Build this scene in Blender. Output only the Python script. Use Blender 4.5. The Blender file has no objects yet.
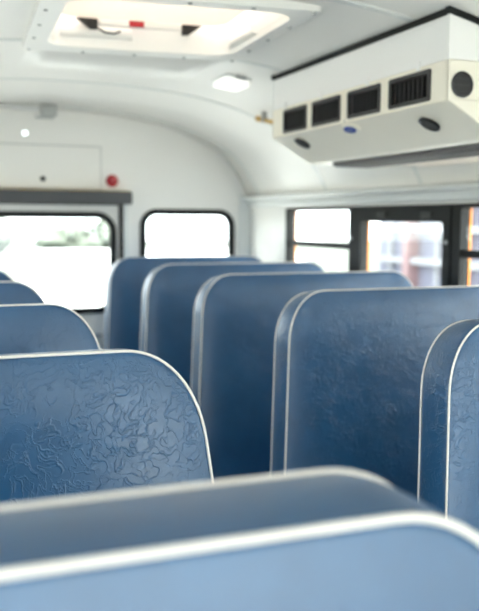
import bpy, bmesh, math, random
from mathutils import Vector, Matrix
from mathutils.geometry import tessellate_polygon
random.seed(7)
S = bpy.context.scene
COL = S.collection
PI = math.pi

# ------------------------------------------------------------------ helpers
def mat(name, color, rough=.5, metal=0., coat=0., spec=.5, noise=0., nscale=8., bump=0., bscale=40., emit=None, estr=0., sheen=0.):
    m = bpy.data.materials.new(name); m.use_nodes = True
    nt = m.node_tree; b = nt.nodes['Principled BSDF']
    b.inputs['Base Color'].default_value = (*color, 1)
    b.inputs['Roughness'].default_value = rough
    b.inputs['Metallic'].default_value = metal
    b.inputs['Specular IOR Level'].default_value = spec
    b.inputs['Coat Weight'].default_value = coat
    b.inputs['Coat Roughness'].default_value = .08
    if sheen: b.inputs['Sheen Weight'].default_value = sheen
    if emit:
        b.inputs['Emission Color'].default_value = (*emit, 1)
        b.inputs['Emission Strength'].default_value = estr
    tc = nt.nodes.new('ShaderNodeTexCoord')
    if noise:
        n = nt.nodes.new('ShaderNodeTexNoise'); n.inputs['Scale'].default_value = nscale; n.inputs['Detail'].default_value = 4
        nt.links.new(tc.outputs['Object'], n.inputs['Vector'])
        r = nt.nodes.new('ShaderNodeMixRGB'); r.blend_type = 'MIX'
        r.inputs['Color1'].default_value = (*[c*(1-noise) for c in color], 1)
        r.inputs['Color2'].default_value = (*[min(1, c*(1+noise)) for c in color], 1)
        nt.links.new(n.outputs['Fac'], r.inputs['Fac']); nt.links.new(r.outputs['Color'], b.inputs['Base Color'])
    if bump:
        n2 = nt.nodes.new('ShaderNodeTexNoise'); n2.inputs['Scale'].default_value = bscale; n2.inputs['Detail'].default_value = 5
        nt.links.new(tc.outputs['Object'], n2.inputs['Vector'])
        bp = nt.nodes.new('ShaderNodeBump'); bp.inputs['Strength'].default_value = bump; bp.inputs['Distance'].default_value = .01
        nt.links.new(n2.outputs['Fac'], bp.inputs['Height']); nt.links.new(bp.outputs['Normal'], b.inputs['Normal'])
    return m

def vinyl_mat(name='blue_vinyl', crease=.34):
    m = bpy.data.materials.new(name); m.use_nodes = True
    nt = m.node_tree; N = nt.nodes; Lk = nt.links; b = N['Principled BSDF']
    tc = N.new('ShaderNodeTexCoord'); oi = N.new('ShaderNodeObjectInfo')
    ad = N.new('ShaderNodeVectorMath'); ad.operation = 'ADD'
    cx = N.new('ShaderNodeCombineXYZ'); ml = N.new('ShaderNodeMath'); ml.operation = 'MULTIPLY'; ml.inputs[1].default_value = 37
    Lk.new(oi.outputs['Random'], ml.inputs[0]); Lk.new(ml.outputs[0], cx.inputs[0]); Lk.new(ml.outputs[0], cx.inputs[2])
    Lk.new(tc.outputs['Object'], ad.inputs[0]); Lk.new(cx.outputs[0], ad.inputs[1])
    # mottled wear of the colour
    n = N.new('ShaderNodeTexNoise'); n.inputs['Scale'].default_value = 7; n.inputs['Detail'].default_value = 6; n.inputs['Roughness'].default_value = .65
    Lk.new(ad.outputs[0], n.inputs['Vector'])
    cr = N.new('ShaderNodeValToRGB')
    cr.color_ramp.elements[0].position = .3; cr.color_ramp.elements[0].color = (.008, .068, .168, 1)
    cr.color_ramp.elements[1].position = .72; cr.color_ramp.elements[1].color = (.014, .094, .222, 1)
    Lk.new(n.outputs['Fac'], cr.inputs['Fac']); Lk.new(cr.outputs['Color'], b.inputs['Base Color'])
    # crease network : warped voronoi edges broken up by noise
    wn = N.new('ShaderNodeTexNoise'); wn.inputs['Scale'].default_value = 12; wn.inputs['Detail'].default_value = 3
    Lk.new(ad.outputs[0], wn.inputs['Vector'])
    ws = N.new('ShaderNodeVectorMath'); ws.operation = 'SCALE'; ws.inputs['Scale'].default_value = .10
    Lk.new(wn.outputs['Color'], ws.inputs[0])
    wa = N.new('ShaderNodeVectorMath'); wa.operation = 'ADD'; Lk.new(ad.outputs[0], wa.inputs[0]); Lk.new(ws.outputs[0], wa.inputs[1])
    hs = []
    for sc, w, msc in ((19, .020, 9), (34, .026, 13), (56, .04, 17)):
        v = N.new('ShaderNodeTexNoise'); v.inputs['Scale'].default_value = sc; v.inputs['Detail'].default_value = 1.5; v.inputs['Distortion'].default_value = .6
        Lk.new(wa.outputs[0], v.inputs['Vector'])
        sb = N.new('ShaderNodeMath'); sb.operation = 'SUBTRACT'; sb.inputs[1].default_value = .5; Lk.new(v.outputs['Fac'], sb.inputs[0])
        ab = N.new('ShaderNodeMath'); ab.operation = 'ABSOLUTE'; Lk.new(sb.outputs[0], ab.inputs[0])
        mr = N.new('ShaderNodeMapRange'); mr.inputs['From Min'].default_value = 0; mr.inputs['From Max'].default_value = w
        mr.inputs['To Min'].default_value = 1; mr.inputs['To Max'].default_value = 0; mr.interpolation_type = 'SMOOTHSTEP'
        Lk.new(ab.outputs[0], mr.inputs['Value'])
        mk = N.new('ShaderNodeTexNoise'); mk.inputs['Scale'].default_value = msc; mk.inputs['Detail'].default_value = 2
        Lk.new(ad.outputs[0], mk.inputs['Vector'])
        mm = N.new('ShaderNodeMapRange'); mm.inputs['From Min'].default_value = .40; mm.inputs['From Max'].default_value = .55
        Lk.new(mk.outputs['Fac'], mm.inputs['Value'])
        mu = N.new('ShaderNodeMath'); mu.operation = 'MULTIPLY'
        Lk.new(mr.outputs[0], mu.inputs[0]); Lk.new(mm.outputs[0], mu.inputs[1]); hs.append(mu)
    s0 = N.new('ShaderNodeMath'); s0.operation = 'ADD'
    Lk.new(hs[2].outputs[0], s0.inputs[0]); Lk.new(hs[1].outputs[0], s0.inputs[1]); hs[1] = s0
    su = N.new('ShaderNodeMath'); su.operation = 'ADD'
    Lk.new(hs[0].outputs[0], su.inputs[0]); Lk.new(hs[1].outputs[0], su.inputs[1])
    gr = N.new('ShaderNodeTexNoise'); gr.inputs['Scale'].default_value = 420; gr.inputs['Detail'].default_value = 2
    Lk.new(tc.outputs['Object'], gr.inputs['Vector'])
    g2 = N.new('ShaderNodeMath'); g2.operation = 'MULTIPLY_ADD'; g2.inputs[1].default_value = .10
    Lk.new(gr.outputs['Fac'], g2.inputs[0]); Lk.new(su.outputs[0], g2.inputs[2])
    bp = N.new('ShaderNodeBump'); bp.inputs['Strength'].default_value = crease; bp.inputs['Distance'].default_value = .002
    Lk.new(g2.outputs[0], bp.inputs['Height']); Lk.new(bp.outputs['Normal'], b.inputs['Normal'])
    b.inputs['Roughness'].default_value = .35; b.inputs['Specular IOR Level'].default_value = .85
    return m

def glass_mat(name, tint=(.97, 1, .985), refl=.06):
    m = bpy.data.materials.new(name); m.use_nodes = True; nt = m.node_tree; nt.nodes.clear()
    o = nt.nodes.new('ShaderNodeOutputMaterial'); t = nt.nodes.new('ShaderNodeBsdfTransparent'); g = nt.nodes.new('ShaderNodeBsdfGlossy')
    t.inputs[0].default_value = (*tint, 1); g.inputs['Roughness'].default_value = .02
    x = nt.nodes.new('ShaderNodeMixShader'); x.inputs[0].default_value = refl
    nt.links.new(t.outputs[0], x.inputs[1]); nt.links.new(g.outputs[0], x.inputs[2]); nt.links.new(x.outputs[0], o.inputs[0])
    return m

def obj(name, bm, m, parent=None, smooth=True, bevel=0., ang=40):
    bmesh.ops.recalc_face_normals(bm, faces=bm.faces)
    me = bpy.data.meshes.new(name); bm.to_mesh(me); bm.free()
    o = bpy.data.objects.new(name, me); COL.objects.link(o)
    me.materials.append(m)
    if smooth:
        for p in me.polygons: p.use_smooth = True
        me.set_sharp_from_angle(angle=math.radians(ang))
    if bevel:
        b = o.modifiers.new('bevel', 'BEVEL'); b.width = bevel; b.segments = 3; b.limit_method = 'ANGLE'; b.angle_limit = math.radians(35)
    if parent: o.parent = parent
    return o

def tag(o, label, cat, group=None, kind=None):
    o['label'] = label; o['category'] = cat
    if group: o['group'] = group
    if kind: o['kind'] = kind
    return o
def struct(o, label=None):
    o['kind'] = 'structure'
    if label: o['label'] = label
    return o
def thing(name, label, cat, loc=(0, 0, 0), rotz=0, group=None):
    o = bpy.data.objects.new(name, None); COL.objects.link(o); o.location = loc; o.rotation_euler = (0, 0, rotz)
    o.empty_display_size = .1
    return tag(o, label, cat, group)
def copy_tree(o, parent=None):
    c = o.copy(); COL.objects.link(c)
    if parent: c.parent = parent
    for ch in list(o.children): copy_tree(ch, c)
    return c

def box(bm, x0, x1, y0, y1, z0, z1):
    v = [bm.verts.new((x, y, z)) for x in (x0, x1) for y in (y0, y1) for z in (z0, z1)]
    for f in ((0, 1, 3, 2), (4, 6, 7, 5), (0, 4, 5, 1), (2, 3, 7, 6), (0, 2, 6, 4), (1, 5, 7, 3)): bm.faces.new([v[i] for i in f])
    return v
def boxbm(*a):
    bm = bmesh.new(); box(bm, *a); return bm
def rrect(a0, a1, b0, b1, r, n=6):
    if r <= 0: return [(a0, b0), (a1, b0), (a1, b1), (a0, b1)]
    P = []
    for cx, cy, s in ((a1-r, b0+r, -PI/2), (a1-r, b1-r, 0), (a0+r, b1-r, PI/2), (a0+r, b0+r, PI)):
        for k in range(n+1):
            t = s + PI/2*k/n; P.append((cx+r*math.cos(t), cy+r*math.sin(t)))
    return P
def circ(ca, cb, r, n=24, rb=None):
    return [(ca+r*math.cos(2*PI*k/n), cb+(rb or r)*math.sin(2*PI*k/n)) for k in range(n)]
def plate(loops, d0, d1, axis, bm=None):
    """flat plate with holes: loops[0] outer, others holes (2-D a,b); extruded d0..d1 along axis 'x' (a=y,b=z), 'y' (a=x,b=z) or 'z' (a=x,b=y)"""
    bm = bm or bmesh.new()
    def P(a, b, d):
        return {'x': (d, a, b), 'y': (a, d, b), 'z': (a, b, d)}[axis]
    tri = tessellate_polygon([[Vector((a, b, 0)) for a, b in L] for L in loops])
    flat = [p for L in loops for p in L]
    A = [bm.verts.new(P(a, b, d0)) for a, b in flat]; B = [bm.verts.new(P(a, b, d1)) for a, b in flat]
    for t in tri:
        try: bm.faces.new([A[i] for i in t]); bm.faces.new([B[i] for i in reversed(t)])
        except ValueError: pass
    k = 0
    for L in loops:
        n = len(L)
        for i in range(n):
            j = (i+1) % n; bm.faces.new((A[k+i], A[k+j], B[k+j], B[k+i]))
        k += n
    return bm
def tube(pts, r, n=8, closed=False, bm=None, caps=True):
    bm = bm or bmesh.new(); pts = [Vector(p) for p in pts]; rings = []
    up = None
    for i, p in enumerate(pts):
        a = pts[i-1] if (i or closed) else p; b = pts[(i+1) % len(pts)] if (i < len(pts)-1 or closed) else p
        t = (b-a).normalized()
        if up is None:
            up = t.orthogonal().normalized()
        up = (up - t*up.dot(t)).normalized(); s = t.cross(up)
        rr = r[i] if isinstance(r, (list, tuple)) else r
        rings.append([bm.verts.new(p + (up*math.cos(2*PI*k/n)+s*math.sin(2*PI*k/n))*rr) for k in range(n)])
    m = len(rings)
    for i in range(m if closed else m-1):
        A, B = rings[i], rings[(i+1) % m]
        for k in range(n): bm.faces.new((A[k], A[(k+1) % n], B[(k+1) % n], B[k]))
    if caps and not closed: bm.faces.new(rings[0][::-1]); bm.faces.new(rings[-1])
    return bm
def lathe(prof, c, axis=(0, 0, 1), n=24, bm=None):
    """prof: (radius, height) list around axis at c"""
    bm = bm or bmesh.new(); ax = Vector(axis).normalized(); u = ax.orthogonal().normalized(); v = ax.cross(u); c = Vector(c); R = []
    for r, h in prof:
        if r < 1e-6: R.append([bm.verts.new(c+ax*h)])
        else: R.append([bm.verts.new(c+ax*h+(u*math.cos(2*PI*k/n)+v*math.sin(2*PI*k/n))*r) for k in range(n)])
    for A, B in zip(R[:-1], R[1:]):
        for k in range(n):
            q = [A[k % len(A)], A[(k+1) % n % len(A)], B[(k+1) % n % len(B)], B[k % len(B)]]
            q = list(dict.fromkeys(q))
            if len(q) > 2: bm.faces.new(q)
    return bm
def prism(poly, y0, y1, bm=None):
    return plate([poly], y0, y1, 'y', bm)

# ------------------------------------------------------------------ materials
M = {}
M['white'] = mat('white_enamel', (.87, .855, .82), .42, coat=.12, noise=.02, nscale=3, bump=.06, bscale=5)
M['trim'] = mat('trim_enamel', (.74, .755, .735), .33, coat=.25, noise=.03)
M['vinyl'] = vinyl_mat()
M['smooth_vinyl'] = vinyl_mat('smooth_blue_vinyl', .07)
M['pipe'] = mat('cream_piping', (.86, .81, .755), .45, noise=.06, nscale=30)
M['rubber'] = mat('black_rubber', (.009, .011, .011), .6, spec=.25)
M['blackframe'] = mat('black_window_frame', (.011, .012, .012), .55, spec=.25, noise=.2)
M['header'] = mat('grey_pad', (.065, .068, .074), .5, noise=.12, bump=.1, bscale=60)
M['floor'] = mat('rubber_floor', (.04, .04, .042), .6, noise=.15, bump=.1, bscale=80)
M['glass'] = glass_mat('window_glass')
M['acw'] = mat('ac_white', (.90, .89, .87), .38, noise=.01)
M['acc'] = mat('ac_cream', (.90, .845, .725), .38, noise=.02)
M['vent'] = mat('vent_plastic', (.025, .025, .026), .45)
M['ventin'] = mat('vent_inside', (.006, .006, .007), .8)
M['grille'] = mat('grille_grey', (.10, .095, .098), .5, noise=.15)
M['blue'] = mat('badge_blue', (.015, .045, .28), .3)
M['badgemark'] = mat('badge_mark', (.55, .62, .8), .3)
M['hatch'] = mat('hatch_white', (.86, .85, .82), .42, noise=.02)
M['lid'] = mat('lid_translucent', (.90, .86, .82), .45)
_b = M['lid'].node_tree.nodes['Principled BSDF']; _b.inputs['Subsurface Weight'].default_value = 0.
M['red'] = mat('red_plastic', (.50, .012, .022), .3, coat=.3)
M['redlens'] = mat('red_lens', (.42, .008, .02), .15, coat=.6)
M['black'] = mat('black_plastic', (.012, .012, .012), .4)
M['steel'] = mat('steel', (.55, .55, .55), .35, metal=.9)
M['greyfix'] = mat('grey_fixture', (.42, .43, .42), .45)
M['brass'] = mat('brass', (.62, .40, .11), .35, metal=.85)
M['lens'] = mat('lamp_lens', (.93, .93, .92), .3, emit=(1, .98, .95), estr=.35)
M['bulb'] = mat('small_lamp', (.93, .96, .97), .25, emit=(.9, 1, 1), estr=1.2)
M['legs'] = mat('seat_leg_paint', (.03, .03, .033), .45)
M['yellow'] = mat('bus_yellow', (.55, .18, .012), .5)
M['concrete'] = mat('ground_concrete', (.52, .52, .50), .8, noise=.12, nscale=1.5)
M['lawn'] = mat('dry_lawn', (.085, .095, .08), .9, noise=.25, nscale=.6)
M['vanw'] = mat('van_white', (.84, .85, .85), .3, coat=.5)
M['darkglass'] = mat('dark_glass', (.05, .06, .07), .1)
M['tyre'] = mat('tyre', (.02, .02, .02), .7)
M['leaf'] = mat('foliage', (.07, .085, .065), .7, noise=.2, nscale=3)
M['bark'] = mat('bark', (.09, .065, .045), .8, noise=.3)
M['bwall'] = mat('pale_facade', (.185, .175, .22), .7, noise=.05)
M['bslab'] = mat('white_slab', (.29, .29, .31), .6)
M['bcol'] = mat('pink_brick', (.27, .17, .175), .75, noise=.12, nscale=5)
M['bglass'] = mat('facade_glass', (.145, .145, .20), .4)
def translucent(m, w, col):
    nt = m.node_tree; b = nt.nodes['Principled BSDF']; out = nt.nodes['Material Output']
    t = nt.nodes.new('ShaderNodeBsdfTranslucent'); t.inputs[0].default_value = (*col, 1)
    x = nt.nodes.new('ShaderNodeMixShader'); x.inputs[0].default_value = w
    nt.links.new(b.outputs[0], x.inputs[1]); nt.links.new(t.outputs[0], x.inputs[2]); nt.links.new(x.outputs[0], out.inputs[0])
translucent(M['lid'], .45, (.95, .91, .87))

# ------------------------------------------------------------------ bus shell
HW = 1.2                   # half width
YR, YF = 4.59, -1.9        # rear wall, front
CP = [(0, 1.928), (.15, 1.927), (.3, 1.920), (.45, 1.906), (.585, 1.886), (.73, 1.850), (.876, 1.799), (.95, 1.765), (1.02, 1.720), (1.075, 1.668), (1.115, 1.615), (1.145, 1.570), (1.172, 1.525), (1.187, 1.490)]
def catmull(P, n=3):
    out = []
    for i in range(len(P)-1):
        p0 = P[i-1] if i else (-P[1][0], P[1][1]); p1 = P[i]; p2 = P[i+1]; p3 = P[i+2] if i+2 < len(P) else P[i+1]
        for k in range(n):
            t = k/n
            out.append(tuple(.5*((2*b)+(c-a)*t+(2*a-5*b+4*c-d)*t*t+(-a+3*b-3*c+d)*t**3) for a, b, c, d in zip(p0, p1, p2, p3)))
    out.append(P[-1]); return out
CPs = catmull(CP)
def zc(x):
    x = abs(x)
    for (a, b), (c, d) in zip(CPs[:-1], CPs[1:]):
        if a <= x <= c: return b+(d-b)*(x-a)/(c-a)
    return CPs[-1][1]
HX0, HX1, HY0, HY1 = -.268, .338, 2.115, 2.730      # roof hatch opening
# roof hatch opening has rounded look from its flange; the ceiling sheet is cut square behind it
xs = sorted({round(s*x, 4) for x, z in CPs for s in (-1, 1)} | {HX0, HX1})
xs = [x for x in xs if not (0 < abs(x-HX0) < .02 or 0 < abs(x-HX1) < .02)]
ys = [YF, -.8, 0, 1.2, HY0, HY1, 3.4, 4.0, YR+.06]
bm = bmesh.new(); G = {}
for i, x in enumerate(xs):
    for j, y in enumerate(ys): G[i, j] = bm.verts.new((x, y, zc(x)))
for i in range(len(xs)-1):
    for j in range(len(ys)-1):
        if HX0-.001 <= xs[i] and xs[i+1] <= HX1+.001 and ys[j] == HY0: continue
        bm.faces.new((G[i, j], G[i, j+1], G[i+1, j+1], G[i+1, j]))
ceil = struct(obj('ceiling', bm, M['white'], ang=60))
for p in ceil.data.polygons:
    if p.normal.z > 0: p.flip()
sm = ceil.modifiers.new('thickness', 'SOLIDIFY'); sm.thickness = .045; sm.offset = -1

# floor
struct(obj('floor', boxbm(-HW-.04, HW+.04, YF, YR+.06, -.08, 0), M['floor'], smooth=False))
# side walls with window openings
WZ0, WZ1 = .96, 1.405
WIN = [(3.368, 4.034), (2.649, 3.276)] + [(2.55-.65-.72*k, 2.55-.72*k) for k in range(4)]
for side, s in (('right', 1), ('left', -1)):
    outer = [(YF, 0), (YR, 0), (YR, 1.50), (YF, 1.50)]
    edoor = [rrect(-1.76, -.96, .12, 1.40, .04)] if s > 0 else []
    holes = [rrect(a, b, WZ0, WZ1, .018, 4) for a, b in WIN]
    lo, hi = sorted((s*HW, s*(HW+.03)))
    w = struct(obj('wall_'+side, plate([outer]+holes+edoor, lo, hi, 'x'), M['white'], smooth=False))
    holes2 = [rrect(a-.002, b-.006, WZ0-.004, WZ1+.004, .018, 4) for a, b in WIN]
    lo, hi = sorted((s*(HW+.0305), s*(HW+.037)))
    sk = struct(obj('trim_'+('1' if s > 0 else '2'), plate([[(YF, -.45), (YR+.06, -.45), (YR+.06, 1.52), (YF, 1.52)]]+holes2+edoor, lo, hi, 'x'), M['yellow'], smooth=False), 'yellow painted outer skin around the windows')
# black window frames + panes
for side, s in ((0, 1), (1, -1)):
    for k, (a, b) in enumerate(WIN):
        n = k+1+side*len(WIN)
        x0, x1 = sorted((s*(HW-.012), s*(HW+.0285)))
        p0, p1 = (.046 if k != 0 else .046), (.046 if k != 1 else .052)
        ha = a-.044; hb = b+.044 if k else b+.030
        if k == 1: hb = b+.046
        emergency = (k == 1)
        top = WZ1-.055 if emergency else WZ1-.003
        fr = obj('window_%d' % n, plate([rrect(ha, hb, WZ0-.03, 1.416, .006, 2), rrect(a+.004, b-.004, WZ0+.01, top, .016, 4)], x0, x1, 'x'), M['blackframe'], smooth=False, bevel=.003)
        struct(fr)
        if emergency:
            for yy in (a+.07, a+.40):
                obj('latch', boxbm(s*HW-.022, s*HW-.008, yy, yy+.07, 1.366, 1.388), M['black'], fr, bevel=.003)
        else:
            bx = sorted((s*(HW-.004), s*(HW+.016)))
            obj('sash_bar', boxbm(bx[0], bx[1], a, b, 1.222, 1.250), M['blackframe'], fr, bevel=.003)
        gx = sorted((s*(HW+.004), s*(HW+.009)))
        obj('pane', boxbm(gx[0], gx[1], a+.002, b-.002, WZ0+.006, WZ1-.002), M['glass'], fr, smooth=False)
        if side == 0 and k in (0, 1):
            obj('bolt', lathe([(0, -.004), (.006, -.004), (.008, 0), (.008, .003)], (s*(HW-.013), a-.022, 1.275), (s, 0, 0), 10), M['steel'], fr)

ed = struct(obj('door_2', plate([rrect(-1.80, -.92, .08, 1.44, .03), rrect(-1.73, -1.38, .16, 1.37, .03), rrect(-1.34, -.99, .16, 1.37, .03)], HW-.02, HW+.02, 'x'), M['blackframe'], bevel=.003))
for a, b in ((-1.73, -1.38), (-1.34, -.99)):
    obj('pane', boxbm(HW-.003, HW+.003, a, b, .16, 1.37), M['glass'], ed, smooth=False)
# rear wall with door window and two corner windows
DW = (-.378, .378, .856, 1.372)
RW = (.556, 1.078, .85, 1.392)
prof = [(x, z) for x, z in CPs]
out = [(-HW, 0), (HW, 0), (HW, 1.49)] + [(x, z+.02) for x, z in reversed(prof)] + [(-x, z+.02) for x, z in prof[1:]] + [(-HW, 1.49)]
DOOR = (-.43, .43, .02, 1.44)
holes = [rrect(*DOOR, .01, 2), rrect(*RW, .075), rrect(-RW[1], -RW[0], RW[2], RW[3], .075)]
struct(obj('wall_rear', plate([out]+holes, YR, YR+.05, 'y'), M['white'], smooth=False))
def gasket(n, r, rad, parent=None, y=YR):
    o = obj(n, plate([rrect(r[0]-.022, r[1]+.022, r[2]-.022, r[3]+.022, rad+.022, 8), rrect(r[0]+.013, r[1]-.013, r[2]+.013, r[3]-.013, rad-.013, 8)], y-.012, y+.014, 'y'), M['rubber'], parent, bevel=.004)
    return o
for k, r in enumerate((RW, (-RW[1], -RW[0], RW[2], RW[3]))):
    g = struct(gasket('window_%d' % (20+k), r, .075))
    obj('pane', plate([rrect(*r, .075)], YR+.016, YR+.021, 'y'), M['glass'], g, smooth=False)
# rear emergency door
door = struct(obj('door_1', plate([rrect(-.422, .422, .03, 1.435, .01, 3), rrect(*DW, .085, 8)], YR+.004, YR+.040, 'y'), M['white'], bevel=.004))
gasket('window_gasket', DW, .085, door, YR+.004)
obj('pane', plate([rrect(*DW, .085)], YR+.020, YR+.025, 'y'), M['glass'], door, smooth=False)
hb = bmesh.new(); box(hb, -.36, .30, YR-.022, YR-.006, .70, .725); tube([(.30, YR-.012, .712), (.34, YR-.03, .712), (.34, YR-.03, .62)], .010, 8, bm=hb)
obj('door_handle', hb, M['steel'], door, bevel=.003)
fb = plate([[(-.468, .0), (.468, .0), (.468, 1.448), (-.468, 1.448)], [(-.424, .02), (.424, .02), (.424, 1.436), (-.424, 1.436)]], YR-.012, YR-.001, 'y')
struct(obj('trim_3', fb, M['trim'], smooth=False, bevel=.003), 'door frame around the rear door')
sb = plate([[(-.438, .0), (.438, .0), (.438, 1.444), (-.438, 1.444)], [(-.418, .02), (.418, .02), (.418, 1.430), (-.418, 1.430)]], YR-.016, YR+.002, 'y')
struct(obj('trim_4', sb, M['rubber'], smooth=False), 'black door seal strip')
# corner posts on the rear wall
for k, s in enumerate((1, -1)):
    x0, x1 = sorted((s*1.125, s*1.199))
    struct(obj('trim_%d' % (5+k), boxbm(x0, x1, YR-.010, YR-.0005, 0, 1.50), M['trim'], smooth=False, bevel=.003))
# rails along the side walls, and base of the ceiling
for k, s in enumerate((1, -1)):
    P = [(1.199, 1.425), (1.186, 1.428), (1.180, 1.440), (1.181, 1.462), (1.176, 1.466), (1.150, 1.466), (1.139, 1.470), (1.136, 1.480), (1.142, 1.488), (1.166, 1.493), (1.199, 1.496)]
    struct(obj('trim_%d' % (7+k), prism([(s*x, z) for x, z in P], YF, YR-.001), M['trim'], ang=50))
# roof seam strips
for k, y in enumerate((4.42, 3.60, 2.80, 1.97, 1.15, .33)):
    bm = bmesh.new(); rows = []
    for x in [s for s in xs]:
        z = zc(x)
        rows.append([bm.verts.new((x, y+dy, z+dz)) for dy, dz in ((-.016, .002), (-.014, -.0035), (.014, -.0035), (.016, .002))])
    for A, B in zip(rows[:-1], rows[1:]):
        for i in range(3): bm.faces.new((A[i], A[i+1], B[i+1], B[i]))
    for x in xs[2:-2:2]:
        lathe([(.0055, 0), (.0045, -.0025), (0, -.003)], (x, y, zc(x)-.003), (0, 0, 1), 8, bm)
    struct(obj('trim_%d' % (9+k), bm, M['trim'], ang=30))
# baseboards
for side, s in (('right', 1), ('left', -1)):
    x0, x1 = sorted((s*1.175, s*1.199))
    struct(obj('baseboard_'+side, boxbm(x0, x1, YF, YR-.02, 0, .12), M['header'], smooth=False))
# front bulkhead with windshield opening
fo = [(-HW, -.08), (HW, -.08), (HW, 1.49)] + [(x, z+.02) for x, z in reversed(prof)] + [(-x, z+.02) for x, z in prof[1:]] + [(-HW, 1.49)]
struct(obj('wall_front', plate([fo, rrect(-1.10, 1.10, .34, 1.64, .08)], YF-.05, YF, 'y'), M['white'], smooth=False))
g = struct(gasket('window_30', (-1.10, 1.10, .34, 1.64), .08, None, YF-.03))
obj('pane', plate([rrect(-1.10, 1.10, .34, 1.64, .08)], YF-.03, YF-.025, 'y'), M['glass'], g, smooth=False)

# ------------------------------------------------------------------ seats
ZT, LEAN, TH = 1.161, .11, .0934
RC, RV = .1046, .1393
def half_profile(u0, s, tap, vb):
    """aisle/wall side of the outline going from bottom up to the top line; s=+1 when the seat extends to +u"""
    P = [(u0-s*tap*v, -v) for v in [vb, vb*.8, vb*.62, vb*.46, vb*.34, RV+.03]]
    A = Vector((u0-s*tap*RV, -RV)); C = Vector((u0, 0)); B = Vector((u0+s*RC, 0))
    for k in range(15):
        t = k/14
        q = A*(1-t)**3 + (A+(C-A)*.6)*3*(1-t)**2*t + (B+(C-B)*.6)*3*(1-t)*t*t + B*t**3
        P.append(tuple(q))
    return P
def seat_outline(ua, ub, ta, tb, vb):
    s = 1 if ub > ua else -1
    L = half_profile(ua, s, ta, vb); R = half_profile(ub, -s, tb, vb)
    top = [(ua+s*RC+(ub-ua-2*s*RC)*k/8, .0) for k in range(1, 8)]
    return L + top + R[::-1]
def nrm2(P):
    out = []; n = len(P)
    for i in range(n):
        a = Vector(P[max(i-1, 0)]); b = Vector(P[min(i+1, n-1)]); d = (b-a).normalized()
        out.append(Vector((-d.y, d.x)))
    # make them point outwards (up at the top)
    if out[n//2].y < 0: out = [-q for q in out]
    return out
VB = .74
def make_seat(name, label, group, ua, ub, ta, tb, TH=.0934, drop=.135, prad=.0022, LEAN=LEAN, bulge=1., vin='vinyl'):
    root = thing(name, label, 'bus seat', (0, 0, 0), 0, group)
    P = seat_outline(ua, ub, ta, tb, VB); Nn = nrm2(P)
    sl, cl = math.sin(LEAN), math.cos(LEAN)
    def W(u, v, d):                      # u lateral, v height (<=0), d depth behind the front face
        return Vector((u, v*sl + d*cl, ZT + v*cl - d*drop))
    cu, cv = (ua+ub)/2, -.36
    bm = bmesh.new(); rings = []
    def ring(sc, d, off=0.):
        return [bm.verts.new(W(cu+(p[0]-cu)*sc+n.x*off, cv+(p[1]-cv)*sc+n.y*off, d)) for p, n in zip(P, Nn)]
    for sc, d in ((.35, -.013), (.7, -.0125), (.86, -.010), (.94, -.006), (.982, -.0015)): rings.append(ring(sc, d*bulge))
    for t, o_ in ((0, 0), (.12, .0018), (.3, .0034), (.5, .004), (.7, .0034), (.88, .0018), (1, 0)): rings.append(ring(1, TH*t, o_))
    for sc, d in ((.97, .003), (.9, .006), (.6, .008)): rings.append(ring(sc, TH+d))
    for A, B in zip(rings[:-1], rings[1:]):
        n = len(A)
        for i in range(n): bm.faces.new((A[i], A[(i+1) % n], B[(i+1) % n], B[i]))
    bm.faces.new(rings[0][::-1]); bm.faces.new(rings[-1])
    obj('backrest', bm, M[vin], root, ang=80)
    for d in (0, TH):
        pts = [W(p[0]+n.x*.0006, p[1]+n.y*.0006, d) for p, n in zip(P, Nn)]
        obj('piping', tube(pts, prad, 8), M['pipe'], root, ang=80)
    # cushion
    s = 1 if ub > ua else -1
    lo, hi = sorted((ua-s*.06, ub+s*.02))
    yb = -VB*sl-.01
    bm = plate([rrect(yb-.36, yb, .30, .445, .035, 5)], lo, hi, 'x')
    cus = obj('cushion', bm, M['vinyl'], root, bevel=.018)
    for (zz) in (.442,):
        pass
    # frame and legs
    ax = ua-s*.02
    fb = bmesh.new(); box(fb, lo+.02, hi-.02, yb-.34, yb-.30, .265, .30); box(fb, lo+.02, hi-.02, yb-.06, yb-.02, .265, .30)
    obj('seat_frame', fb, M['legs'], root, bevel=.004)
    for yy in (yb-.32, yb-.04):
        lb = tube([(ax+s*.08, yy, .275), (ax+s*.08, yy, .02)], .016, 10); box(lb, ax+s*.08-.035, ax+s*.08+.035, yy-.03, yy+.03, 0, .022)
        obj('leg', lb, M['legs'], root)
    wx0, wx1 = sorted((ub-s*.03, ub+s*.02))
    obj('wall_bracket', boxbm(wx0, wx1, yb-.34, yb-.02, .20, .27), M['legs'], root, bevel=.003)
    return root
CX = .671
SP = .72
near = make_seat('bench_seat', '', 'bench seats in the row on the near side of the aisle', .3882-CX, -1.138, .1197, .0, .105, 0., .0031, .11, .45, 'smooth_vinyl')
rs = make_seat('bench_seat', '', 'bench seats in the row along the right windows', .9539-CX, 1.8155-CX, .0734, .05)
ls = make_seat('bench_seat', '', 'bench seats in the row on the near side of the aisle', .3882-CX, -1.138, .1197, .0)
RL = ['sharp blue bench seat cut off by the right picture edge, beside the aisle',
      'blue bench seat in the right row, just behind the one cut by the picture edge',
      'blue bench seat in the right row with its wall corner below the wide window',
      'blurred dark blue bench seat in the right row, second from the rear wall',
      'rearmost blurred dark blue bench seat, against the rear wall below the small window']
for i, l in enumerate(RL):
    o = rs if i == 0 else copy_tree(rs)
    o.location = (0, 1.3235+SP*i, 0); o['label'] = l
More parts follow.
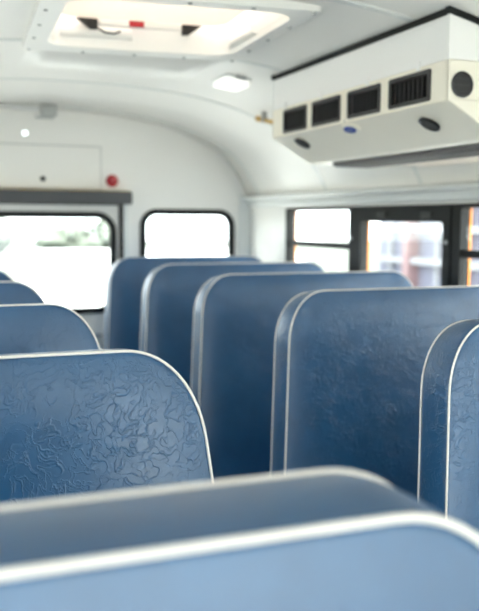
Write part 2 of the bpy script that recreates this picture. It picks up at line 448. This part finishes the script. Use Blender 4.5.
LL = ['large blurred pale blue bench seat across the bottom of the picture, nearest the viewer',
      'creased blue vinyl bench seat in sharp focus at left, behind the blurred nearest one',
      'blue bench seat whose rounded top shows just above the creased sharp one',
      'blurred blue bench seat top far left, third beyond the nearest seat',
      'small blurred bench seat top at the left picture edge, farthest seat of the left row']
for i, l in enumerate(LL):
    o = near if i == 0 else ls if i == 1 else copy_tree(ls)
    o.location = (0, 1.1761+SP*(i-1)-(.010 if i == 0 else 0), 0); o['label'] = l

# ------------------------------------------------------------------ air conditioner on the ceiling
AX, AY0, AY1 = .60, 1.81, 2.90
ac = thing('air_conditioner', 'white and cream overhead air conditioner with black vents mounted along the ceiling edge', 'air conditioner', (AX, AY0, 1.57))
def acobj(n, bm, m, par=None, **k):
    for v in bm.verts: v.co -= Vector((AX, AY0, 1.57))
    return obj(n, bm, m, par or ac, **k)
cl_ = [x for x in (.6, .66, .72, .78, .84, .90, .94, .965)]
up = [(AX, 1.757)] + [(x, zc(x)-.013) for x in cl_] + [(.965, 1.744)]
up = [(AX, 1.757), (AX, zc(AX)-.013)] + [(x, zc(x)-.013) for x in cl_[1:-1]] + [(.955, 1.757)]
acobj('upper_casing', prism(up, AY0, AY1), M['acw'], bevel=.012, ang=30)
lowp = [(AX, 1.7565), (AX, 1.655), (.755, 1.568), (.775, 1.564), (1.085, 1.564), (1.125, 1.580), (1.105, 1.612), (1.065, 1.662), (1.01, 1.712), (.955, 1.7565)]
# vent openings are cut in the front sheet: front sheet is a plate, the rest is the shell behind
VY = [(1.885, 2.085), (2.135, 2.325), (2.375, 2.570), (2.615, 2.800)]
VZ = (1.665, 1.743)
acobj('lower_casing', prism([(.635, 1.7560), (.635, 1.64)] + lowp[2:], AY0+.001, AY1-.001), M['acc'], bevel=.010, ang=30)
front = plate([rrect(AY0, AY1, 1.6555, 1.7562, .004, 2)]+[rrect(a, b, VZ[0], VZ[1], .006, 3) for a, b in VY], AX, AX+.012, 'x')
# chamfer skin under the vents
ch = prism([(AX, 1.6553), (.755, 1.568), (.765, 1.575), (.640, 1.66), (AX+.012, 1.6553)], AY0, AY1)
acobj('front_panel', front, M['acc'], bevel=.002)
acobj('sloped_panel', ch, M['acc'], bevel=.004)
endp = [(AX, 1.7562), (AX, 1.6553), (.755, 1.568), (.775, 1.564), (1.085, 1.564), (1.125, 1.580), (1.105, 1.612), (1.065, 1.662), (1.01, 1.712), (.955, 1.7562)]
OC = [(.640, 1.695), (.728, 1.69)]
acobj('end_panel', plate([endp]+[circ(a, b, .031) for a, b in OC], AY0-.004, AY0+.008, 'y'), M['acc'], bevel=.004)
acobj('end_panel', plate([endp], AY1-.008, AY1+.004, 'y'), M['acc'], bevel=.004)
# raised rims on the seam between white top and cream bottom
for k, y in enumerate((1.935, 2.20, 2.50, 2.78)):
    acobj('clip', boxbm(AX-.006, AX+.004, y, y+.014, 1.748, 1.772), M['acw'], bevel=.003)
for a, b in VY:
    f = acobj('vent', plate([rrect(a-.002, b+.002, VZ[0]-.002, VZ[1]+.002, .007, 3), rrect(a+.009, b-.009, VZ[0]+.009, VZ[1]-.009, .004, 3)], AX-.004, AX+.010, 'x'), M['vent'], bevel=.002)
    fins = bmesh.new(); nf = 8
    for i in range(nf):
        y = a+.012+(b-a-.024)*(i+.5)/nf
        box(fins, AX+.004, AX+.022, y-.0022, y+.0022, VZ[0]+.006, VZ[1]-.006)
    acobj('louvre', fins, M['vent'], f)
    acobj('duct', boxbm(AX+.026, AX+.034, a, b, VZ[0], VZ[1]), M['ventin'], f)
def outlet(c, ax, r=.031):
    f = acobj('round_outlet', lathe([(r, .004), (r+.002, -.002), (r-.003, -.004), (r-.004, -.001), (.0, .0005)], c, ax, 28), M['vent'])
    bl = bmesh.new(); A = Vector(ax).normalized(); u = Vector((0, 0, 1)); u = (u-A*u.dot(A)).normalized(); v = A.cross(u)
    for k in (-1, 0, 1):
        q = [Vector(c)+A*.0005+u*(k*r*.5)-A*.001+v*sv*math.sqrt(1-(k*.5)**2)*r*.8 for sv in (-1, 1)]
        tube(q, .0016, 6, bm=bl)
    acobj('blade', bl, M['vent'], f)
for a, b in OC: outlet((a, AY0-.004, b), (0, 1, 0))
sn = Vector((-(1.6553-1.568), 0, -(.755-AX))).normalized()     # outward normal of the slope
for y, t in ((1.98, .42), (2.74, .30)):
    p = Vector((AX+(.755-AX)*t, y, 1.6553+(1.568-1.6553)*t))+sn*.0045
    outlet(tuple(p), tuple(-sn), .030)
# badge
t = .17; p = Vector((AX+(.755-AX)*t, 2.352, 1.6553+(1.568-1.6553)*t))
sl_dir = Vector((.755-AX, 0, 1.568-1.6553)).normalized()
def slope_plate(c, ra, rb, h, n=28):
    bm = bmesh.new(); A = [c+Vector((0, 1, 0))*ra*math.cos(2*PI*k/n)+sl_dir*rb*math.sin(2*PI*k/n) for k in range(n)]
    B = [bm.verts.new(q+sn*h) for q in A]; A = [bm.verts.new(q) for q in A]
    bm.faces.new(B); bm.faces.new(A[::-1])
    for k in range(n): bm.faces.new((A[k], A[(k+1) % n], B[(k+1) % n], B[k]))
    return bm
pad = acobj('badge_pad', slope_plate(p, .050, .024, .006), M['acc'], bevel=.002)
bd = acobj('badge', slope_plate(p+sn*.006, .031, .016, .003), M['blue'], pad)
mk = bmesh.new()
for q, w in ((-.012, .006), (.0, .005), (.012, .006)):
    c = p+sn*.0093+Vector((0, q, 0)); tube([c-Vector((0, w*.6, 0))-sl_dir*.003, c+Vector((0, w*.6, 0))+sl_dir*.002], .0011, 6, bm=mk)
acobj('badge_mark', mk, M['badgemark'], bd)
acobj('panel_seam', boxbm(AX-.001, AX+.002, 2.344, 2.347, 1.6553, 1.664), M['grille'])
# black sealing strip against the ceiling
st = bmesh.new()
for yy0, yy1 in ((AY0-.006, AY0+.012), (AY1-.012, AY1+.006)):
    X = [AX-.006, .66, .72, .78, .84, .90, .95]
    poly = [(x, zc(x)-.016) for x in X]+[(x, zc(x)-.0005) for x in reversed(X)]
    prism(poly, yy0, yy1, st)
box(st, AX-.006, AX+.012, AY0+.012, AY1-.012, zc(AX)-.018, zc(AX)-.002)
acobj('seal_strip', st, M['rubber'])
# intake grille on the underside
ig = plate([rrect(.785, .93, AY0+.04, AY1-.12, .01, 3)], 1.552, 1.566, 'z')
for i in range(7):
    x = .797+i*.02; box(ig, x, x+.008, AY0+.05, AY1-.13, 1.547, 1.553)
acobj('intake_grille', ig, M['grille'], bevel=.002)
dr = plate([rrect(.95, 1.09, AY0+.02, AY1-.3, .03, 4)], 1.548, 1.566, 'z')
acobj('drain_cover', dr, M['lid'], bevel=.006)

# ------------------------------------------------------------------ roof hatch
hz = 1.906
hatch = thing('roof_hatch', 'white riveted roof hatch frame with raised pale lid in the ceiling', 'roof hatch', ((HX0+HX1)/2, (HY0+HY1)/2, hz))
HC = Vector(hatch.location)
def hobj(n, bm, m, par=None, **k):
    for v in bm.verts: v.co -= HC
    return obj(n, bm, m, par or hatch, **k)
O = (HX0-.066, HX1+.050, HY0-.050, HY1+.085)
inn = rrect(HX0, HX1, HY0, HY1, .085, 6)
fl = plate([rrect(*O, .02, 4), inn], hz-.008, hz+.018, 'z')
fr = hobj('flange', fl, M['hatch'], bevel=.005)
rv = []
for k in range(5):
    y = O[2]+.02+(O[3]-O[2]-.04)*k/4; rv += [(O[0]+.022, y), (O[1]-.018, y)]
for k in range(1, 4):
    x = O[0]+.022+(O[1]-O[0]-.04)*k/4; rv += [(x, O[2]+.018), (x, O[3]-.02)]
for x, y in rv:
    hobj('rivet', lathe([(.0062, 0), (.005, -.004), (0, -.005)], (x, y, hz-.008), (0, 0, 1), 10), M['greyfix'], fr)
# well walls, lid
well = plate([rrect(HX0-.012, HX1+.012, HY0-.012, HY1+.012, .09, 6), rrect(HX0+.001, HX1-.001, HY0+.001, HY1-.001, .085, 6)], hz+.012, hz+.135, 'z')
hobj('well', well, M['hatch'], ang=50)
lid = bmesh.new()
n0 = None
for (ins, z) in ((-.05, .105), (-.05, .150), (-.02, .172), (.06, .182), (.14, .186)):
    L = rrect(HX0+ins, HX1-ins, HY0+ins, HY1-ins, max(.03, .10-ins*.3), 6)
    R = [lid.verts.new((x, y, hz+z)) for x, y in L]
    if n0:
        for i in range(len(R)): lid.faces.new((n0[i], n0[(i+1) % len(R)], R[(i+1) % len(R)], R[i]))
    n0 = R
lid.faces.new(n0)
lo_ = hobj('lid', lid, M['lid'], ang=60)
s_ = lo_.modifiers.new('t', 'SOLIDIFY'); s_.thickness = .006
# inner lid panel hanging towards the rear edge with operating bar
pan = plate([rrect(HX0+.035, HX1-.035, HY0+.02, HY1-.045, .06, 5)], hz+.075, hz+.090, 'z')
hobj('inner_panel', pan, M['lid'], bevel=.006)
bar = hobj('handle_bar', boxbm(-.105, .165, HY1-.040, HY1-.018, hz+.056, hz+.080), M['hatch'], bevel=.006)
hobj('red_tag', boxbm(-.008, .040, HY1-.044, HY1-.014, hz+.058, hz+.083), M['red'], bar, bevel=.002)
for x0, x1, s in ((-.175, -.108, 1), (.168, .235, -1)):
    bb = bmesh.new()
    P = [(x0, hz+.078), (x1, hz+.078), (x1, hz+.046), (x1-.022, hz+.046)] if s > 0 else [(x1, hz+.078), (x0, hz+.078), (x0, hz+.046), (x0+.022, hz+.046)]
    prism(P, HY1-.042, HY1-.016, bb)
    hobj('bracket', bb, M['black'], bevel=.003)
hobj('cord', tube([(-.108, HY1-.03, hz+.050), (-.085, HY1-.035, hz+.036), (-.055, HY1-.035, hz+.034), (-.035, HY1-.03, hz+.044)], .003, 6), M['black'])

hatch.rotation_euler = (0, math.radians(-.6), math.radians(-3))
# ------------------------------------------------------------------ fittings at the rear
hd = thing('door_header', 'dark grey padded header bar above the rear door window', 'header pad', (0, YR, 1.434))
obj('pad', plate([rrect(-.472, .472, 0, .070, .012, 4)], -.085, -.002, 'y'), M['header'], hd, bevel=.006)
obj('cap_strip', boxbm(-.470, .470, -.070, -.004, .0705, .074), M['brass'], hd, bevel=.002)
ap = thing('access_panel', 'flat white access panel with a small dark knob above the door header', 'panel', (0, YR, 1.52))
obj('cover', plate([rrect(-.315, .315, -.002, .222, .006, 3)], -.010, -.001, 'y'), M['white'], ap, bevel=.002)
obj('edge_gap', plate([rrect(-.320, .320, -.006, .227, .006, 3), rrect(-.3145, .3145, -.0025, .2215, .006, 3)], -.005, -.0008, 'y'), M['greyfix'], ap, smooth=False)
obj('knob', lathe([(.006, 0), (.006, -.012), (.013, -.014), (.013, -.024), (.009, -.028), (0, -.029)], (.001, -.010, .046), (0, 1, 0), 16), M['black'], ap)
rl = thing('marker_light', 'round red warning light on the rear wall beside the white access panel', 'light', (.379, YR, 1.563))
obj('base', lathe([(.034, 0), (.034, -.008), (.030, -.010), (0, -.010)], (0, 0, 0), (0, 1, 0), 24), M['redlens'], rl)
obj('lens', lathe([(.029, -.008), (.027, -.024), (.020, -.034), (.009, -.038), (0, -.039)], (0, 0, 0), (0, 1, 0), 24), M['redlens'], rl)
# small round lamp and fixture above the panel
sl2 = thing('round_lamp', 'tiny bright round lamp on the rear wall above the white access panel', 'lamp', (-.083, YR, 1.803))
obj('bezel', lathe([(.020, 0), (.020, -.005), (.014, -.008), (.013, -.004)], (0, 0, 0), (0, 1, 0), 20), M['trim'], sl2)
obj('lens', lathe([(.013, -.004), (.012, -.010), (.006, -.014), (0, -.015)], (0, 0, 0), (0, 1, 0), 20), M['bulb'], sl2)
fx = thing('ceiling_fixture', 'blurred grey metal bracket with a long strip at the rear end of the ceiling', 'fixture', (0, 4.36, 1.915))
obj('bracket', boxbm(-.035, .045, -.025, .03, -.045, .010), M['greyfix'], fx, bevel=.006)
obj('strip', boxbm(-.55, -.036, -.008, .012, -.020, -.004), M['steel'], fx, bevel=.003)
obj('cap', boxbm(-.060, .030, -.02, .02, -.058, -.046), M['greyfix'], fx, bevel=.004)
# ceiling lamp and side lamp
def ceiling_lamp(name, label, x, y, rot, sx, sy):
    t = thing(name, label, 'lamp', (x, y, zc(x)))
    a = math.atan2(zc(x+.05)-zc(x-.05), .1); t.rotation_euler = (0, -a, rot)
    obj('base', plate([rrect(-sx-.006, sx+.006, -sy-.006, sy+.006, .012, 4)], -.009, .002, 'z'), M['trim'], t, bevel=.002)
    obj('lens', plate([rrect(-sx, sx, -sy, sy, .012, 4)], -.028, -.008, 'z'), M['lens'], t, bevel=.008)
    obj('clip', boxbm(-sx*.3, sx*.5, -sy-.022, -sy-.004, -.012, .003), M['greyfix'], t, bevel=.002)
    return t
ceiling_lamp('ceiling_lamp', 'small rectangular white lamp on the ceiling between roof hatch and air conditioner', .520, 3.12, 0, .050, .075)
ceiling_lamp('ceiling_lamp', 'small white lamp on the curved ceiling edge just below the air conditioner', 1.085, 2.86, 0, .032, .07)
# brass fitting at the rear end of the air conditioner
bf = thing('brass_fitting', 'thin brass pipe fitting on the ceiling behind the air conditioner', 'pipe fitting', (.80, 3.46, 1.80))
zf = -.013
obj('pipe', tube([(0, -.09, -.026), (0, .06, .004)], .009, 10), M['brass'], bf)
obj('nut', lathe([(0, -.012), (.014, -.012), (.014, .012), (0, .012)], (0, .055, .003), (0, 1, .2), 6), M['brass'], bf, smooth=False)
obj('mount', boxbm(-.010, .010, -.02, .0, -.02, zc(.8)-1.80), M['greyfix'], bf)

# ------------------------------------------------------------------ outside
GZ = -.95
struct(obj('ground', boxbm(-60, 70, -40, 90, GZ-.1, GZ), M['concrete'], smooth=False))
struct(obj('ground_lawn', boxbm(-60, 70, 15, 90, GZ, GZ+.03), M['lawn'], smooth=False))
van = thing('van', 'white van parked outside behind the rear door window', 'van', (3.3, 11.6, GZ))
def vo(n, bm, m, par=None, **k): return obj(n, bm, m, par or van, **k)
bp = [(-2.47, .35), (-2.47, 1.80), (-2.40, 1.87), (1.1, 1.87), (1.35, 1.80), (1.85, 1.20), (2.45, 1.02), (2.52, .85), (2.52, .35)]
vo('body', prism(bp, -.9, .9), M['vanw'], bevel=.05)
for x0, x1 in ((.35, 1.0),):
    vo('window', plate([rrect(x0, x1, 1.15, 1.62, .06)], -.915, -.895, 'y'), M['darkglass'])
vo('windshield', plate([[(1.14, 1.74), (1.36, 1.76), (1.80, 1.22), (1.5, 1.2)]], -.906, -.88, 'y'), M['darkglass'])
for x in (-1.6, 1.6):
    for y in (-.82, .82):
        w = vo('wheel', lathe([(0, -.1), (.2, -.1), (.32, -.09), (.34, -.06), (.34, .06), (.32, .09), (.2, .1), (0, .1)], (x, y, .34), (0, 1, 0), 24), M['tyre'])
        obj('hub', lathe([(0, -.115), (.16, -.112), (.19, -.1)], (x, y, .34), (0, 1 if y < 0 else -1, 0), 16), M['steel'], w)
# trees on the skyline behind
def tree(label, x, y, h, r):
    t = thing('tree', label, 'tree', (x, y, GZ), 0, 'trees beyond the rear window')
    obj('trunk', tube([(0, 0, 0), (.05, 0, h*.3), (0, .05, h*.6)], [.16, .12, .07], 8), M['bark'], t)
    bm = bmesh.new()
    for k in range(16):
        a = random.uniform(0, 2*PI); rr = random.uniform(0, r*.7); z = h*random.uniform(.42, .9); q = r*random.uniform(.32, .5)
        m4 = Matrix.Translation((rr*math.cos(a), rr*math.sin(a), z)) @ Matrix.Diagonal((q, q, q*.8, 1))
        bmesh.ops.create_icosphere(bm, subdivisions=2, radius=1, matrix=m4)
    for v in bm.verts: v.co += Vector([random.uniform(-.12, .12) for _ in range(3)])
    obj('foliage', bm, M['leaf'], t)
for i, (x, y, h, r) in enumerate(((.0, 42, 2.3, 1.5), (3.6, 47, 2.1, 1.7), (7.0, 43, 1.8, 1.5), (10.4, 48, 2.2, 1.8))):
    tree(['low green tree on the skyline at the left edge of the rear door window', 'low green tree on the skyline above the white van, left of centre', 'smallest skyline tree above the white van', 'rounded tree on the skyline near the right edge of the door window'][i], x, y, h, r)
# pale building seen through the side windows
bx, by0, by1 = 11.0, 7.0, 19.6
bl = thing('building', 'pale lavender and white building with pink brick piers outside the side windows', 'building', (bx, by0, GZ))
L_ = by1-by0
obj('wall', boxbm(.25, 6, 0, L_, 0, 4.6), M['bwall'], bl, smooth=False)
for z in (.35, 1.25, 2.05, 2.75, 3.5, 4.3):
    obj('floor_slab', boxbm(.0, .3, 0, L_, z, z+.16), M['bslab'], bl, smooth=False)
k = 0
for i in range(6):
    y = .5+i*2.1
    obj('pier', boxbm(-.06, .3, y, y+.26, 0, 4.6), M['bcol'], bl, smooth=False)
    obj('mullion', boxbm(.1, .28, y+1.08, y+1.18, 0, 4.5), M['bslab'], bl, smooth=False)
    obj('window', boxbm(.2, .26, y+.45, y+1.82, .52, 4.25), M['bglass'], bl, smooth=False)
obj('roof', boxbm(-.3, 6.2, -.3, L_+.3, 4.6, 4.85), M['bslab'], bl, smooth=False)

# ------------------------------------------------------------------ light
w = bpy.data.worlds.new('sky'); S.world = w; w.use_nodes = True
nt = w.node_tree; bg = nt.nodes['Background']
bg.inputs[0].default_value = (.93, .97, 1.0, 1); bg.inputs[1].default_value = 4.0
sd = bpy.data.lights.new('sun', 'SUN'); sd.energy = 11.0; sd.angle = math.radians(2); sd.color = (1, .95, .88)
so = bpy.data.objects.new('sun', sd); COL.objects.link(so); so.rotation_euler = (math.radians(35), 0, math.radians(10))
S.view_settings.view_transform = 'Standard'; S.view_settings.look = 'None'
S.view_settings.exposure = .84; S.view_settings.gamma = 1
S.view_settings.use_curve_mapping = False
S.cycles.max_bounces = 10; S.cycles.diffuse_bounces = 6; S.cycles.transparent_max_bounces = 12
S.cycles.sample_clamp_indirect = 8

# ------------------------------------------------------------------ camera
f_px, yaw, pit, rol = 838.83, .3752, .1007, .0061
cy, sy, cp_, sp_ = math.cos(yaw), math.sin(yaw), math.cos(pit), math.sin(pit)
F = Vector((sy*cp_, cy*cp_, -sp_)); R = Vector((cy, -sy, 0)); U = R.cross(F)
R2 = R*math.cos(rol)+U*math.sin(rol); U2 = U*math.cos(rol)-R*math.sin(rol)
cd = bpy.data.cameras.new('camera'); co = bpy.data.objects.new('camera', cd); COL.objects.link(co)
mw = Matrix((R2, U2, -F)).transposed().to_4x4(); mw.translation = (-CX, 0, 1.35); co.matrix_world = mw
cd.sensor_fit = 'HORIZONTAL'; cd.sensor_width = 24; cd.lens = f_px/479*24; cd.clip_start = .02
cd.dof.use_dof = True; cd.dof.focus_distance = 1.38; cd.dof.aperture_fstop = 3.3; cd.dof.aperture_blades = 9
S.camera = co
